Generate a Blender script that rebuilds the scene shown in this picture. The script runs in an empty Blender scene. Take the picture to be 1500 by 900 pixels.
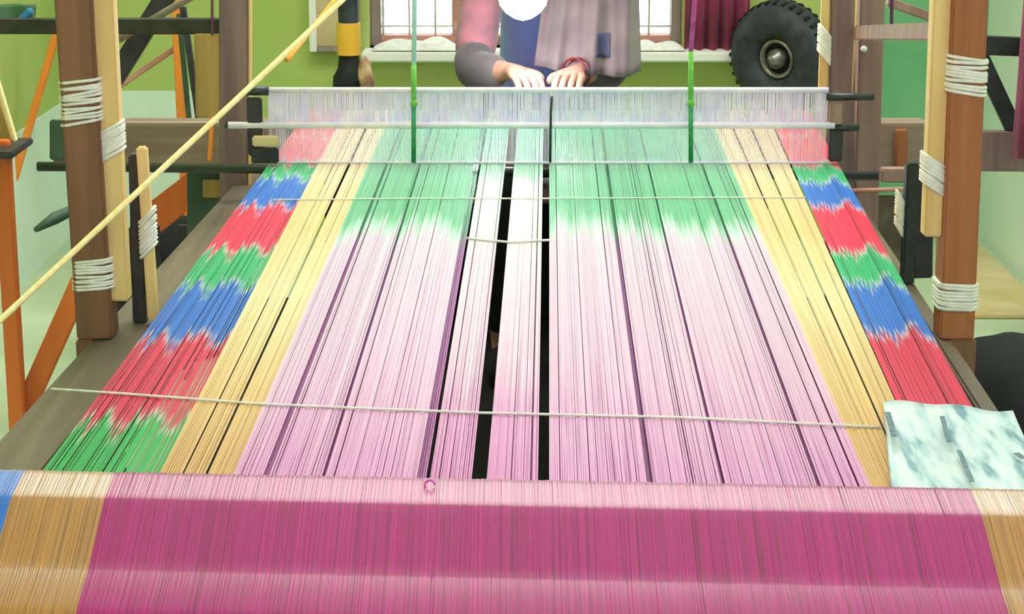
import bpy, bmesh, math, random
from mathutils import Vector, Matrix

random.seed(7)
S = bpy.context.scene
C = S.collection

# ------------------------------------------------------------------ camera, sky, lights, exposure
FPX = 3000.0                                   # focal length in pixels of the 1500 x 900 frame
CAM_H = 1.5
PITCH = math.atan(0.25)                        # camera looks down by about 14 degrees
cp, sp = math.cos(PITCH), math.sin(PITCH)
cam_data = bpy.data.cameras.new('camera')
cam_data.sensor_width = 36.0
cam_data.lens = FPX / 1500.0 * 36.0
cam_data.clip_start = 0.05
cam = bpy.data.objects.new('camera', cam_data)
C.objects.link(cam)
cam.location = (0, 0, CAM_H)
cam.rotation_euler = (math.pi / 2 - PITCH, 0, 0)
S.camera = cam

world = bpy.data.worlds.new('overcast_sky')
S.world = world
world.use_nodes = True
bg = world.node_tree.nodes['Background']
bg.inputs['Color'].default_value = (0.93, 0.98, 1.0, 1)
bg.inputs['Strength'].default_value = 3.0

def area_light(name, loc, target, sx, sy, power, color):
    d = bpy.data.lights.new(name, 'AREA')
    d.shape = 'RECTANGLE'
    d.size, d.size_y, d.energy, d.color = sx, sy, power, color
    o = bpy.data.objects.new(name, d)
    C.objects.link(o)
    o.location = loc
    o.rotation_euler = (Vector(target) - Vector(loc)).to_track_quat('-Z', 'Y').to_euler()
    return o

area_light('overhead_fill', (0.1, 4.6, 3.35), (0.1, 3.4, 0.7), 2.6, 2.2, 122, (1.0, 0.98, 0.95))  # overhead fill lamp added to brighten the warp; the ceiling has no opening
area_light('camera_side_fill', (0.3, -0.4, 2.1), (0.1, 3.0, 0.7), 1.4, 2.0, 42, (0.96, 0.98, 1.0))  # fill lamp added behind the camera; the wall there has no door

S.view_settings.view_transform = 'Standard'
S.view_settings.look = 'None'
S.view_settings.gamma = 1.0
S.view_settings.use_curve_mapping = False
S.view_settings.exposure = 0.25

# ------------------------------------------------------------------ pixel helpers
def ray(px, py):
    dx, dy = (px - 750.0) / FPX, -(py - 450.0) / FPX
    return Vector((dx, cp + sp * dy, cp * dy - sp))

def P(px, py, Y):
    d = ray(px, py)
    return Vector((0, 0, CAM_H)) + d * (Y / d.y)

def G(px, py, z=0.0):
    d = ray(px, py)
    return Vector((0, 0, CAM_H)) + d * ((z - CAM_H) / d.z)

YH = 4.25                                       # the healds stand here
ZH = P(810, 240, YH).z
WSLOPE = 0.0345                                 # the warp rises gently towards the weaver

def W(px, py, up=0.0):
    d = ray(px, py)
    # z = ZH + WSLOPE * (y - YH)
    t = (ZH + up - WSLOPE * YH - CAM_H) / (d.z - WSLOPE * d.y)
    return Vector((0, 0, CAM_H)) + d * t

# ------------------------------------------------------------------ object helpers
def thing(name, label, cat, loc=(0, 0, 0), group=None):
    o = bpy.data.objects.new(name, None)
    C.objects.link(o)
    o.location = loc
    o.empty_display_size = 0.05
    o['label'], o['category'] = label, cat
    if group:
        o['group'] = group
    return o

def tag(o, label, cat, group=None):
    o['label'], o['category'] = label, cat
    if group:
        o['group'] = group
    return o

class MB:
    def __init__(self):
        self.v, self.f, self.uv = [], [], []
    def box(self, lo, hi):
        (x0, y0, z0), (x1, y1, z1) = lo, hi
        self.hexa([(x0, y0, z0), (x1, y0, z0), (x1, y1, z0), (x0, y1, z0),
                   (x0, y0, z1), (x1, y0, z1), (x1, y1, z1), (x0, y1, z1)])
        return self
    def hexa(self, p):
        n = len(self.v)
        self.v += [Vector(q) for q in p]
        self.f += [tuple(n + i for i in q) for q in
                   ((3, 2, 1, 0), (4, 5, 6, 7), (0, 1, 5, 4), (1, 2, 6, 5), (2, 3, 7, 6), (3, 0, 4, 7))]
        return self
    def beam(self, a, b, w, d, side=(1, 0, 0)):
        """box along a-b; w across `side`, d across the third direction"""
        a, b = Vector(a), Vector(b)
        ax = (b - a).normalized()
        s = Vector(side)
        s = (s - ax * s.dot(ax)).normalized()
        t = ax.cross(s)
        s, t = s * w / 2, t * d / 2
        self.hexa([a - s - t, a + s - t, a + s + t, a - s + t, b - s - t, b + s - t, b + s + t, b - s + t])
        return self
    def tube(self, pts, r, n=8, cap=True):
        pts = [Vector(p) for p in pts]
        rs = r if isinstance(r, (list, tuple)) else [r] * len(pts)
        base = len(self.v)
        prev = None
        for i, p in enumerate(pts):
            q = (pts[min(i + 1, len(pts) - 1)] - pts[max(i - 1, 0)]).normalized()
            if prev is None:
                h = Vector((0, 0, 1)) if abs(q.z) < 0.9 else Vector((1, 0, 0))
                prev = q.cross(h).normalized()
            s = (prev - q * prev.dot(q)).normalized()
            prev = s
            t = q.cross(s)
            for k in range(n):
                an = 2 * math.pi * k / n
                self.v.append(p + (s * math.cos(an) + t * math.sin(an)) * rs[i])
        for i in range(len(pts) - 1):
            for k in range(n):
                a, b = base + i * n + k, base + i * n + (k + 1) % n
                self.f.append((a, b, b + n, a + n))
        if cap:
            self.f.append(tuple(base + k for k in reversed(range(n))))
            self.f.append(tuple(base + (len(pts) - 1) * n + k for k in range(n)))
        return self
    def lathe(self, o, axis, prof, n=24):
        """prof = list of (distance along axis, radius)"""
        o, ax = Vector(o), Vector(axis).normalized()
        h = Vector((0, 0, 1)) if abs(ax.z) < 0.9 else Vector((1, 0, 0))
        s = ax.cross(h).normalized()
        t = ax.cross(s)
        base = len(self.v)
        for d, r in prof:
            for k in range(n):
                an = 2 * math.pi * k / n
                self.v.append(o + ax * d + (s * math.cos(an) + t * math.sin(an)) * max(r, 1e-5))
        for i in range(len(prof) - 1):
            for k in range(n):
                a, b = base + i * n + k, base + i * n + (k + 1) % n
                self.f.append((a, b, b + n, a + n))
        return self
    def grid(self, fn, nu, nv, thick=0.0):
        base = len(self.v)
        for j in range(nv + 1):
            for i in range(nu + 1):
                self.v.append(Vector(fn(i / nu, j / nv)))
        for j in range(nv):
            for i in range(nu):
                a = base + j * (nu + 1) + i
                self.f.append((a, a + 1, a + nu + 2, a + nu + 1))
        return self
    def build(self, name, mat, parent=None, smooth=False, bevel=0.0, solid=0.0, loc=None):
        me = bpy.data.meshes.new(name)
        off = Vector((0, 0, 0))
        if parent is not None:
            p = parent
            while p is not None:
                off += Vector(p.location)
                p = p.parent
        elif loc is not None:
            off = Vector(loc)
        me.from_pydata([tuple(v - off) for v in self.v], [], self.f)
        bm = bmesh.new()
        bm.from_mesh(me)
        bmesh.ops.recalc_face_normals(bm, faces=bm.faces)
        if bevel:
            ed = [e for e in bm.edges if len(e.link_faces) == 2 and e.calc_face_angle(0) > 0.6]
            bmesh.ops.bevel(bm, geom=ed, offset=bevel, segments=2, affect='EDGES', clamp_overlap=True)
        if solid:
            bmesh.ops.solidify(bm, geom=bm.faces[:], thickness=solid)
        bm.to_mesh(me)
        bm.free()
        if smooth or bevel:
            me.shade_smooth()
            if bevel and not smooth:
                for pl in me.polygons:
                    pl.use_smooth = False
        me.materials.append(mat)
        o = bpy.data.objects.new(name, me)
        C.objects.link(o)
        if parent is not None:
            o.parent = parent
        elif loc is not None:
            o.location = loc
        return o

def struct(name, mb, mat, parent=None, **k):
    o = mb.build(name, mat, parent, **k)
    if parent is None:
        o['kind'] = 'structure'
    return o

# ------------------------------------------------------------------ materials
def srgb(r, g, b):
    f = lambda c: c / 12.92 if c <= 0.04045 else ((c + 0.055) / 1.055) ** 2.4
    return (f(r / 255), f(g / 255), f(b / 255), 1)

def new_mat(name):
    m = bpy.data.materials.new(name)
    m.use_nodes = True
    nt = m.node_tree
    return m, nt, nt.nodes['Principled BSDF']

def link(nt, a, b):
    nt.links.new(a, b)

def mottled(name, c1, c2, scale=8.0, rough=0.6, stretch=(1, 1, 1), bump=0.15, spec=0.4, detail=5, sheen=0.0, metal=0.0, contrast=(0.3, 0.7)):
    m, nt, b = new_mat(name)
    tc = nt.nodes.new('ShaderNodeTexCoord')
    mp = nt.nodes.new('ShaderNodeMapping')
    mp.inputs['Scale'].default_value = stretch
    nz = nt.nodes.new('ShaderNodeTexNoise')
    nz.inputs['Scale'].default_value = scale
    nz.inputs['Detail'].default_value = detail
    rp = nt.nodes.new('ShaderNodeValToRGB')
    rp.color_ramp.elements[0].position, rp.color_ramp.elements[1].position = contrast
    rp.color_ramp.elements[0].color, rp.color_ramp.elements[1].color = c1, c2
    link(nt, tc.outputs['Object'], mp.inputs['Vector'])
    link(nt, mp.outputs['Vector'], nz.inputs['Vector'])
    link(nt, nz.outputs['Fac'], rp.inputs['Fac'])
    link(nt, rp.outputs['Color'], b.inputs['Base Color'])
    b.inputs['Roughness'].default_value = rough
    b.inputs['Specular IOR Level'].default_value = spec
    b.inputs['Metallic'].default_value = metal
    b.inputs['Sheen Weight'].default_value = sheen
    if bump:
        bp = nt.nodes.new('ShaderNodeBump')
        bp.inputs['Strength'].default_value = bump
        bp.inputs['Distance'].default_value = 0.004
        link(nt, nz.outputs['Fac'], bp.inputs['Height'])
        link(nt, bp.outputs['Normal'], b.inputs['Normal'])
    return m

def wood(name, c1, c2, scale=30, axis='z', rough=0.55):
    st = {'x': (0.06, 1, 1), 'y': (1, 0.06, 1), 'z': (1, 1, 0.06)}[axis]
    return mottled(name, c1, c2, scale, rough, st, 0.25, 0.4)

M = {}
M['green_wall'] = mottled('green_limewash', srgb(172, 196, 104), srgb(188, 206, 124), 2.5, 0.85, bump=0.05)
M['mint_wall'] = mottled('mint_limewash', srgb(216, 238, 224), srgb(230, 246, 234), 2.0, 0.8, bump=0.05)
M['teal_wall'] = mottled('teal_limewash', srgb(104, 176, 124), srgb(130, 194, 144), 4, 0.85, bump=0.05)
M['floor'] = mottled('floor_cement', srgb(176, 192, 156), srgb(204, 216, 184), 3, 0.5, bump=0.05)
M['white_plaster'] = mottled('white_plaster', srgb(240, 238, 232), srgb(250, 248, 244), 6, 0.8, bump=0.05)
M['brown'] = wood('brown_teak', srgb(105, 71, 52), srgb(141, 98, 73))
M['brown_y'] = wood('brown_teak_lengthwise', srgb(84, 74, 60), srgb(118, 104, 86), axis='y')
M['grey_x'] = wood('weathered_plank', srgb(128, 105, 93), srgb(166, 144, 128), axis='x')
M['mauve'] = wood('mauve_brown_timber', srgb(105, 82, 84), srgb(139, 114, 112))
M['pinkish'] = wood('pinkish_timber', srgb(137, 105, 100), srgb(171, 139, 128))
M['orange_brown'] = wood('orange_brown_timber', srgb(150, 88, 52), srgb(180, 112, 72))
M['pale'] = wood('pale_pine', srgb(218, 182, 119), srgb(244, 212, 151))
M['olive'] = wood('olive_ply', srgb(160, 128, 71), srgb(185, 153, 89))
M['orange'] = wood('orange_paint', srgb(235, 128, 43), srgb(252, 160, 66), scale=12)
M['orange_dark'] = wood('worn_orange_paint', srgb(194, 96, 46), srgb(244, 128, 55), scale=10)
M['pink_wood'] = wood('pink_painted_wood', srgb(176, 120, 106), srgb(206, 152, 138), axis='x')
M['grey_wood'] = wood('greyed_wood', srgb(136, 118, 114), srgb(166, 148, 142))
M['dark'] = mottled('dark_oiled_wood', srgb(40, 40, 44), srgb(66, 60, 64), 20, 0.5)
M['black'] = mottled('black_iron', srgb(22, 26, 28), srgb(44, 50, 52), 14, 0.4, spec=0.6)
M['rubber'] = mottled('black_rubber', srgb(38, 44, 50), srgb(62, 70, 76), 30, 0.6)
M['rubber_deep'] = mottled('deep_black_rubber', srgb(10, 12, 14), srgb(30, 34, 36), 40, 0.7)
M['steel'] = mottled('dull_steel', srgb(120, 116, 112), srgb(170, 164, 156), 30, 0.35, metal=0.7)
M['cord'] = mottled('white_cotton_cord', srgb(222, 220, 214), srgb(246, 244, 240), 60, 0.8, bump=0.2)
M['rope'] = mottled('cream_rope', srgb(246, 218, 148), srgb(252, 246, 191), 90, 0.8, bump=0.3)
M['rope_orange'] = mottled('ochre_rope', srgb(206, 140, 50), srgb(226, 168, 76), 90, 0.8, bump=0.3)
M['purple'] = mottled('purple_cord', srgb(110, 66, 104), srgb(136, 88, 126), 60, 0.8)
M['violet'] = mottled('magenta_cord', srgb(186, 60, 160), srgb(210, 96, 186), 60, 0.8)
M['green_cord'] = mottled('green_cord', srgb(96, 176, 72), srgb(140, 206, 104), 60, 0.8)
M['deep_green_cord'] = mottled('deep_green_cord', srgb(40, 130, 84), srgb(66, 160, 106), 60, 0.8)
M['sky_cord'] = mottled('pale_blue_cord', srgb(170, 214, 222), srgb(200, 232, 236), 60, 0.8)
M['yellow'] = mottled('yellow_tape', srgb(236, 176, 50), srgb(246, 196, 80), 10, 0.5)
M['magenta_cloth'] = mottled('magenta_cloth', srgb(140, 24, 72), srgb(172, 36, 90), 5, 0.8, sheen=0.2)
M['rose_cloth'] = mottled('rose_cloth', srgb(150, 60, 96), srgb(176, 84, 116), 5, 0.8, sheen=0.2)
M['blue_cloth'] = mottled('blue_cloth', srgb(50, 130, 190), srgb(80, 160, 214), 14, 0.8)
M['dark_green_cloth'] = mottled('dark_green_cloth', srgb(54, 84, 62), srgb(86, 118, 82), 8, 0.85)
M['black_cloth'] = mottled('black_cloth', srgb(5, 7, 8), srgb(18, 20, 22), 12, 0.85)
M['tan_mat'] = mottled('tan_mat', srgb(196, 176, 116), srgb(226, 206, 166), 6, 0.8)
M['skin'] = mottled('brown_skin', srgb(150, 104, 90), srgb(172, 124, 110), 14, 0.5, bump=0.03)
M['shirt'] = mottled('blue_shirt', srgb(92, 140, 206), srgb(140, 124, 206), 7, 0.8, sheen=0.2, bump=0.05)
M['drape'] = mottled('taupe_shawl', srgb(88, 70, 80), srgb(122, 104, 106), 7, 0.85, sheen=0.2, bump=0.05)
M['sleeve'] = mottled('rose_sleeve', srgb(96, 72, 84), srgb(168, 98, 114), 9, 0.85, sheen=0.2, bump=0.05)
M['navy'] = mottled('navy_cloth', srgb(48, 48, 76), srgb(66, 64, 96), 20, 0.8)
M['hair'] = mottled('black_hair', srgb(18, 14, 14), srgb(36, 28, 26), 60, 0.5, stretch=(1, 1, 0.2))
M['bangle'] = mottled('dark_red_bangle', srgb(84, 14, 26), srgb(110, 22, 36), 20, 0.3)
M['leaf'] = mottled('leaf_green', srgb(170, 214, 176), srgb(206, 234, 206), 6, 0.7)
M['teal_paint'] = mottled('teal_green_paint', srgb(56, 82, 68), srgb(84, 110, 92), 10, 0.6)
M['eye'] = mottled('eye_white', srgb(226, 220, 212), srgb(236, 232, 226), 10, 0.3)
M['lip'] = mottled('lip', srgb(130, 74, 70), srgb(146, 86, 80), 10, 0.5)

def glass_mat():
    m, nt, b = new_mat('window_glass')
    b.inputs['Base Color'].default_value = (0.96, 1, 0.99, 1)
    b.inputs['Roughness'].default_value = 0.02
    b.inputs['Transmission Weight'].default_value = 1.0
    b.inputs['IOR'].default_value = 1.05
    return m
M['glass'] = glass_mat()

def emit_mat(name, col, s):
    m, nt, b = new_mat(name)
    b.inputs['Base Color'].default_value = (1, 1, 1, 1)
    b.inputs['Emission Color'].default_value = col
    b.inputs['Emission Strength'].default_value = s
    return m
M['bulb'] = emit_mat('glowing_bulb', (0.92, 0.95, 1.0, 1), 9)

def yarn_mat(name, stops, streak=None, streak_amt=0.5, streak_v=None, coat=0.0, vary=0.3, sheen=0.5, rough=0.4, spec=0.5, interp='LINEAR', mix_lo=0.5):
    """uv: u = random number of the thread, v = place along the thread; colour changes along v"""
    m, nt, b = new_mat(name)
    uv = nt.nodes.new('ShaderNodeUVMap')
    uv.uv_map = 'yarn'
    sx = nt.nodes.new('ShaderNodeSeparateXYZ')
    link(nt, uv.outputs['UV'], sx.inputs['Vector'])
    rp = nt.nodes.new('ShaderNodeValToRGB')
    cr = rp.color_ramp
    cr.interpolation = interp
    stops = sorted(stops, key=lambda s: s[0])
    while len(cr.elements) < len(stops):
        cr.elements.new(0.5)
    for e, (p, c) in zip(cr.elements, stops):
        e.position, e.color = p, c
    for e, (p, c) in zip(cr.elements, stops):
        e.position, e.color = p, c
    link(nt, sx.outputs['Y'], rp.inputs['Fac'])
    col = rp.outputs['Color']
    if streak:
        cx = nt.nodes.new('ShaderNodeCombineXYZ')
        mu = nt.nodes.new('ShaderNodeMath'); mu.operation = 'MULTIPLY'; mu.inputs[1].default_value = 90
        mv = nt.nodes.new('ShaderNodeMath'); mv.operation = 'MULTIPLY'; mv.inputs[1].default_value = 5
        link(nt, sx.outputs['X'], mu.inputs[0]); link(nt, sx.outputs['Y'], mv.inputs[0])
        link(nt, mu.outputs[0], cx.inputs['X']); link(nt, mv.outputs[0], cx.inputs['Y'])
        nz = nt.nodes.new('ShaderNodeTexNoise'); nz.inputs['Scale'].default_value = 1.0; nz.inputs['Detail'].default_value = 2
        link(nt, cx.outputs[0], nz.inputs['Vector'])
        r2 = nt.nodes.new('ShaderNodeMapRange')
        r2.inputs['From Min'].default_value = mix_lo; r2.inputs['From Max'].default_value = mix_lo + 0.2
        r2.inputs['To Max'].default_value = streak_amt
        link(nt, nz.outputs['Fac'], r2.inputs['Value'])
        fac = r2.outputs[0]
        if streak_v:
            r3 = nt.nodes.new('ShaderNodeMapRange')
            r3.inputs['From Min'].default_value, r3.inputs['From Max'].default_value = streak_v
            r3.inputs['To Min'].default_value, r3.inputs['To Max'].default_value = 1.0, 0.3
            link(nt, sx.outputs['Y'], r3.inputs['Value'])
            mm = nt.nodes.new('ShaderNodeMath'); mm.operation = 'MULTIPLY'
            link(nt, r2.outputs[0], mm.inputs[0]); link(nt, r3.outputs[0], mm.inputs[1])
            fac = mm.outputs[0]
        mx = nt.nodes.new('ShaderNodeMix'); mx.data_type = 'RGBA'
        link(nt, fac, mx.inputs['Factor'])
        link(nt, col, mx.inputs[6]); mx.inputs[7].default_value = streak
        col = mx.outputs[2]
    wn = nt.nodes.new('ShaderNodeTexWhiteNoise'); wn.noise_dimensions = '1D'
    link(nt, sx.outputs['X'], wn.inputs['W'])
    mr = nt.nodes.new('ShaderNodeMapRange')
    mr.inputs['To Min'].default_value = 1 - vary; mr.inputs['To Max'].default_value = 1.0
    link(nt, wn.outputs['Value'], mr.inputs['Value'])
    hs = nt.nodes.new('ShaderNodeHueSaturation')
    link(nt, mr.outputs[0], hs.inputs['Value']); link(nt, col, hs.inputs['Color'])
    link(nt, hs.outputs['Color'], b.inputs['Base Color'])
    b.inputs['Roughness'].default_value = rough
    b.inputs['Specular IOR Level'].default_value = spec
    b.inputs['Sheen Weight'].default_value = sheen
    b.inputs['Sheen Roughness'].default_value = 0.35
    b.inputs['Coat Weight'].default_value = coat
    b.inputs['Coat Roughness'].default_value = 0.3
    return m

# ------------------------------------------------------------------ the room
WALL_Y, WALL_X0, WALL_X1, ROOM_H, BACK_Y = 7.0, -1.55, 1.62, 3.6, -0.6
wx0, wx1 = P(541, 50, WALL_Y).x, P(1000, 50, WALL_Y).x     # window opening
wz0 = P(750, 70, WALL_Y).z
wz1 = wz0 + 2.2
DADO = P(90, 150, WALL_Y).z

struct('floor', MB().box((WALL_X0, BACK_Y, -0.08), (WALL_X1, WALL_Y, 0)), M['floor'])
wall = MB()
wall.box((WALL_X0 - 0.2, WALL_Y, 0), (wx0, WALL_Y + 0.2, ROOM_H))
wall.box((wx1, WALL_Y, 0), (WALL_X1 + 0.2, WALL_Y + 0.2, ROOM_H))
wall.box((wx0, WALL_Y, 0), (wx1, WALL_Y + 0.2, wz0))
wall.box((wx0, WALL_Y, wz1), (wx1, WALL_Y + 0.2, ROOM_H))
struct('wall_front', MB().box((WALL_X0 - 0.2, BACK_Y - 0.2, 0), (WALL_X1 + 0.2, BACK_Y, ROOM_H)), M['white_plaster'])
struct('ceiling', MB().box((WALL_X0 - 0.2, BACK_Y - 0.2, ROOM_H), (WALL_X1 + 0.2, WALL_Y + 0.2, ROOM_H + 0.1)), M['white_plaster'])
struct('wall_back', wall, M['green_wall'])
lw = struct('wall_left', MB().box((WALL_X0 - 0.2, BACK_Y, 0), (WALL_X0, WALL_Y, ROOM_H)), M['green_wall'])
struct('dado', MB().box((WALL_X0, BACK_Y, 0.0), (WALL_X0 + 0.006, WALL_Y, DADO)), M['mint_wall'], lw)
rw = struct('wall_right', MB().box((WALL_X1, BACK_Y, 0), (WALL_X1 + 0.2, WALL_Y, ROOM_H)), M['mint_wall'])
# painted teal bay of the back wall, right of the window
a, b_ = P(1288, 188, WALL_Y), P(1372, 40, WALL_Y)
struct('trim_1', MB().box((a.x, WALL_Y - 0.008, 0), (WALL_X1, WALL_Y, 1.6)), M['teal_wall'])
a, b_ = P(85, 150, WALL_Y), P(300, 250, WALL_Y)
struct('trim_2', MB().box((WALL_X0, WALL_Y - 0.008, 0), (b_.x, WALL_Y, DADO + 0.04)), M['mint_wall'])
# sill
struct('trim_3', MB().box((wx0 - 0.02, WALL_Y - 0.12, wz0 - 0.035), (wx1 + 0.25, WALL_Y + 0.2, wz0)), M['white_plaster'], bevel=0.006)

# window: frame, sashes, grille, panes
win = bpy.data.objects.new('window_1', None)
C.objects.link(win)
win['kind'] = 'structure'
win.location = ((wx0 + wx1) / 2, WALL_Y + 0.1, wz0)
yf = WALL_Y + 0.1
fr = MB()
fr.box((wx0, yf - 0.05, wz0), (wx0 + 0.035, yf + 0.05, wz1)).box((wx1 - 0.035, yf - 0.05, wz0), (wx1, yf + 0.05, wz1))
fr.box((wx0, yf - 0.05, wz1 - 0.04), (wx1, yf + 0.05, wz1))
fr.build('window_frame', M['grey_wood'], win, bevel=0.004)
MB().box((wx0 + 0.035, yf - 0.045, wz0), (wx1 - 0.035, yf + 0.045, P(750, 50, yf).z)).build('bottom_rail', M['pink_wood'], win, bevel=0.004)
for px in (672, 800, 915):
    x = P(px, 30, yf).x
    MB().box((x - 0.022, yf - 0.04, P(750, 51, yf).z), (x + 0.022, yf + 0.04, wz1 - 0.04)).build('mullion', M['pink_wood'], win, bevel=0.004)
zg = P(750, 50, yf).z
for px in (562, 600, 638, 950):
    x = P(px, 30, yf).x
    MB().tube([(x, yf - 0.02, zg), (x, yf - 0.02, wz1 - 0.04)], 0.004, 6).build('grille_bar', M['cord'], win, smooth=True)
for k in range(5):
    z = zg + 0.03 + 0.11 * k
    MB().tube([(wx0 + 0.03, yf - 0.02, z), (wx1 - 0.03, yf - 0.02, z)], 0.004, 6).build('grille_rail', M['cord'], win, smooth=True)
xs = [wx0 + 0.035] + [P(p, 30, yf).x for p in (672, 800, 915)] + [wx1 - 0.035]
for i in range(4):
    MB().box((xs[i], yf + 0.02, zg), (xs[i + 1], yf + 0.024, wz1 - 0.04)).build('pane', M['glass'], win)

# open shutter left of the window
sh = thing('window_shutter', 'pale framed shutter folded against the green wall left of the window', 'shutter', P(472, 74, WALL_Y - 0.04))
x0, x1 = P(455, 50, WALL_Y).x, P(528, 50, WALL_Y).x
z0 = P(470, 74, WALL_Y).z
MB().box((x0, WALL_Y - 0.05, z0), (x0 + 0.024, WALL_Y, z0 + 1.3)).build('stile', M['white_plaster'], sh, bevel=0.003)
MB().box((x1 - 0.02, WALL_Y - 0.05, z0), (x1, WALL_Y, z0 + 1.3)).build('stile', M['grey_wood'], sh, bevel=0.003)
MB().box((x0 + 0.024, WALL_Y - 0.05, z0), (x1 - 0.02, WALL_Y, z0 + 0.02)).build('rail', M['grey_wood'], sh, bevel=0.003)
MB().box((x0 + 0.024, WALL_Y - 0.025, z0 + 0.02), (x1 - 0.02, WALL_Y - 0.005, z0 + 1.3)).build('panel', M['tan_mat'], sh)

# white cloths on the sill
def crumpled(x0, x1, seed, h):
    rnd = random.Random(seed)
    ph = [rnd.uniform(0, 6.28) for _ in range(6)]
    def fn(u, v):
        r = math.sin(u * math.pi) ** 0.6 * math.sin(v * math.pi) ** 0.6 if 0 < u < 1 and 0 < v < 1 else 0
        z = wz0 + 0.004 + h * r * (0.65 + 0.2 * math.sin(9 * u + ph[0]) + 0.15 * math.sin(14 * u + 7 * v + ph[1]))
        return (x0 + (x1 - x0) * u, WALL_Y - 0.115 + 0.15 * v, z)
    return MB().grid(fn, 22, 10)
o = crumpled(P(548, 70, WALL_Y).x, P(676, 70, WALL_Y).x, 1, 0.05).build('folded_cloth', M['cord'], None, smooth=True, loc=(P(612, 70, WALL_Y).x, WALL_Y - 0.05, wz0))
tag(o, 'white crumpled cloth on the window sill left of the weaver', 'cloth', 'cloths on the sill')
o = crumpled(P(921, 70, WALL_Y).x, P(1000, 70, WALL_Y).x, 2, 0.035).build('folded_cloth', M['cord'], None, smooth=True, loc=(P(960, 70, WALL_Y).x, WALL_Y - 0.05, wz0))
tag(o, 'white flat cloth on the window sill right of the weaver', 'cloth', 'cloths on the sill')

# curtain
def curtain_fn(u, v):
    x = P(1000, 40, WALL_Y).x + (P(1096, 40, WALL_Y).x - P(1000, 40, WALL_Y).x) * u
    zb = P(1050, 82 - 10 * (u < 0.15), WALL_Y - 0.08).z
    return (x, WALL_Y - 0.05 - 0.022 * math.cos(u * 6.28 * 4.5) - 0.01 * math.sin(u * 31), zb + 1.1 * v)
cu = MB().grid(curtain_fn, 72, 6).build('curtain', M['magenta_cloth'], None, smooth=True, solid=0.002, loc=P(1050, 82, WALL_Y - 0.05))
tag(cu, 'dark magenta curtain hanging in folds at the right of the window', 'curtain')
zr = curtain_fn(0, 1)[2]
ro = MB().tube([(wx1 - 0.12, WALL_Y - 0.05, zr), (P(1120, 0, WALL_Y).x, WALL_Y - 0.05, zr)], 0.009, 8).build('curtain_rod', M['steel'], None, smooth=True, loc=(wx1, WALL_Y - 0.05, zr))
tag(ro, 'thin steel rod carrying the magenta curtain above the frame', 'rod')

# foliage outside the window
sh_ = MB()
rnd = random.Random(5)
for k in range(240):
    c = Vector((rnd.uniform(-1.8, 1.9), rnd.uniform(11, 13), 0.05 + abs(rnd.gauss(0, 0.45))))
    d = Vector((rnd.uniform(-1, 1), rnd.uniform(-1, 1), rnd.uniform(-0.4, 1))).normalized() * 0.13
    e = d.cross(Vector((rnd.uniform(-1, 1), rnd.uniform(-1, 1), 0.5))).normalized() * 0.05
    n = len(sh_.v)
    sh_.v += [c - d, c + e, c + d, c - e]
    sh_.f.append((n, n + 1, n + 2, n + 3))
o = sh_.build('garden_foliage', M['leaf'], None, loc=(0, 12, 0))
o['kind'] = 'stuff'
o['label'] = 'sunlit pale green foliage outside behind the window bars'
o['category'] = 'foliage'
o = MB().box((-9, WALL_Y + 0.25, -0.1), (9, 24, 0.0)).build('yard_ground', M['white_plaster'])
o['kind'] = 'structure'

# ------------------------------------------------------------------ the loom frame
loom = thing('loom_frame', 'timber handloom frame of posts, side rails and beams around the coloured warp', 'loom', (0, 3.5, 0))

def wrap(name, mat, centre, w, d, turns, r, height, parent, slant=0.0, seed=0):
    """cord wound round an upright of section w x d"""
    mb = MB()
    rnd = random.Random(seed)
    cx, cy, cz = centre
    a, b = w / 2 + r * 0.8, d / 2 + r * 0.8
    turns, r = turns * 2, r * 0.62
    a, b = w / 2 + r * 0.8, d / 2 + r * 0.8
    for t in range(turns):
        z = cz + height * ((t + 0.5) / turns - 0.5) + rnd.uniform(-1, 1) * height * 0.03
        sl = slant + rnd.uniform(-0.12, 0.12) * (w * 0.35)
        ring = []
        for k in range(12):
            an = 2 * math.pi * k / 12
            x, y = a * max(-1, min(1, 1.35 * math.cos(an))), b * max(-1, min(1, 1.35 * math.sin(an)))
            ring.append(Vector((cx + x, cy + y, z + sl * x / a)))
        ring.append(ring[0])
        mb.tube(ring, r, 5, cap=False)
    return mb.build(name, mat, parent, smooth=True)

RAIL_Z = 0.64
def rail_seg(outer_px, inner_px, y0, y1, mat, h=0.13):
    """side rail whose top edges run through two pixels at z = RAIL_Z and towards the weaver"""
    o, i = G(*outer_px, RAIL_Z), G(*inner_px, RAIL_Z)
    k = 0.037
    f = lambda p, y: p.x + k * (y - p.y)
    return MB().hexa([(f(o, y0), y0, RAIL_Z - h), (f(i, y0), y0, RAIL_Z - h), (f(i, y1), y1, RAIL_Z - h), (f(o, y1), y1, RAIL_Z - h),
                      (f(o, y0), y0, RAIL_Z), (f(i, y0), y0, RAIL_Z), (f(i, y1), y1, RAIL_Z), (f(o, y1), y1, RAIL_Z)])
rail_seg((0, 642), (62, 690), 1.9, 5.0, M['brown_y']).build('side_rail', M['brown_y'], loom, bevel=0.004)
rail_seg((1500, 655), (1428, 590), 1.9, 5.0, M['brown_y']).build('side_rail', M['brown_y'], loom, bevel=0.004)

def upright(name, mat, top, bot, Y, w, d, z_top_extra=0.9, z_bot=None, parent=loom):
    """a post whose centre line passes two pixels at depth Y; carried on above the frame"""
    a, b = P(*top, Y), P(*bot, Y)
    dr = (a - b).normalized()
    t = a + dr * z_top_extra
    if z_bot is not None:
        b = b + dr * ((z_bot - b.z) / dr.z)
    return MB().beam(b, t, w, d).build(name, mat, parent, bevel=0.003)

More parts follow.
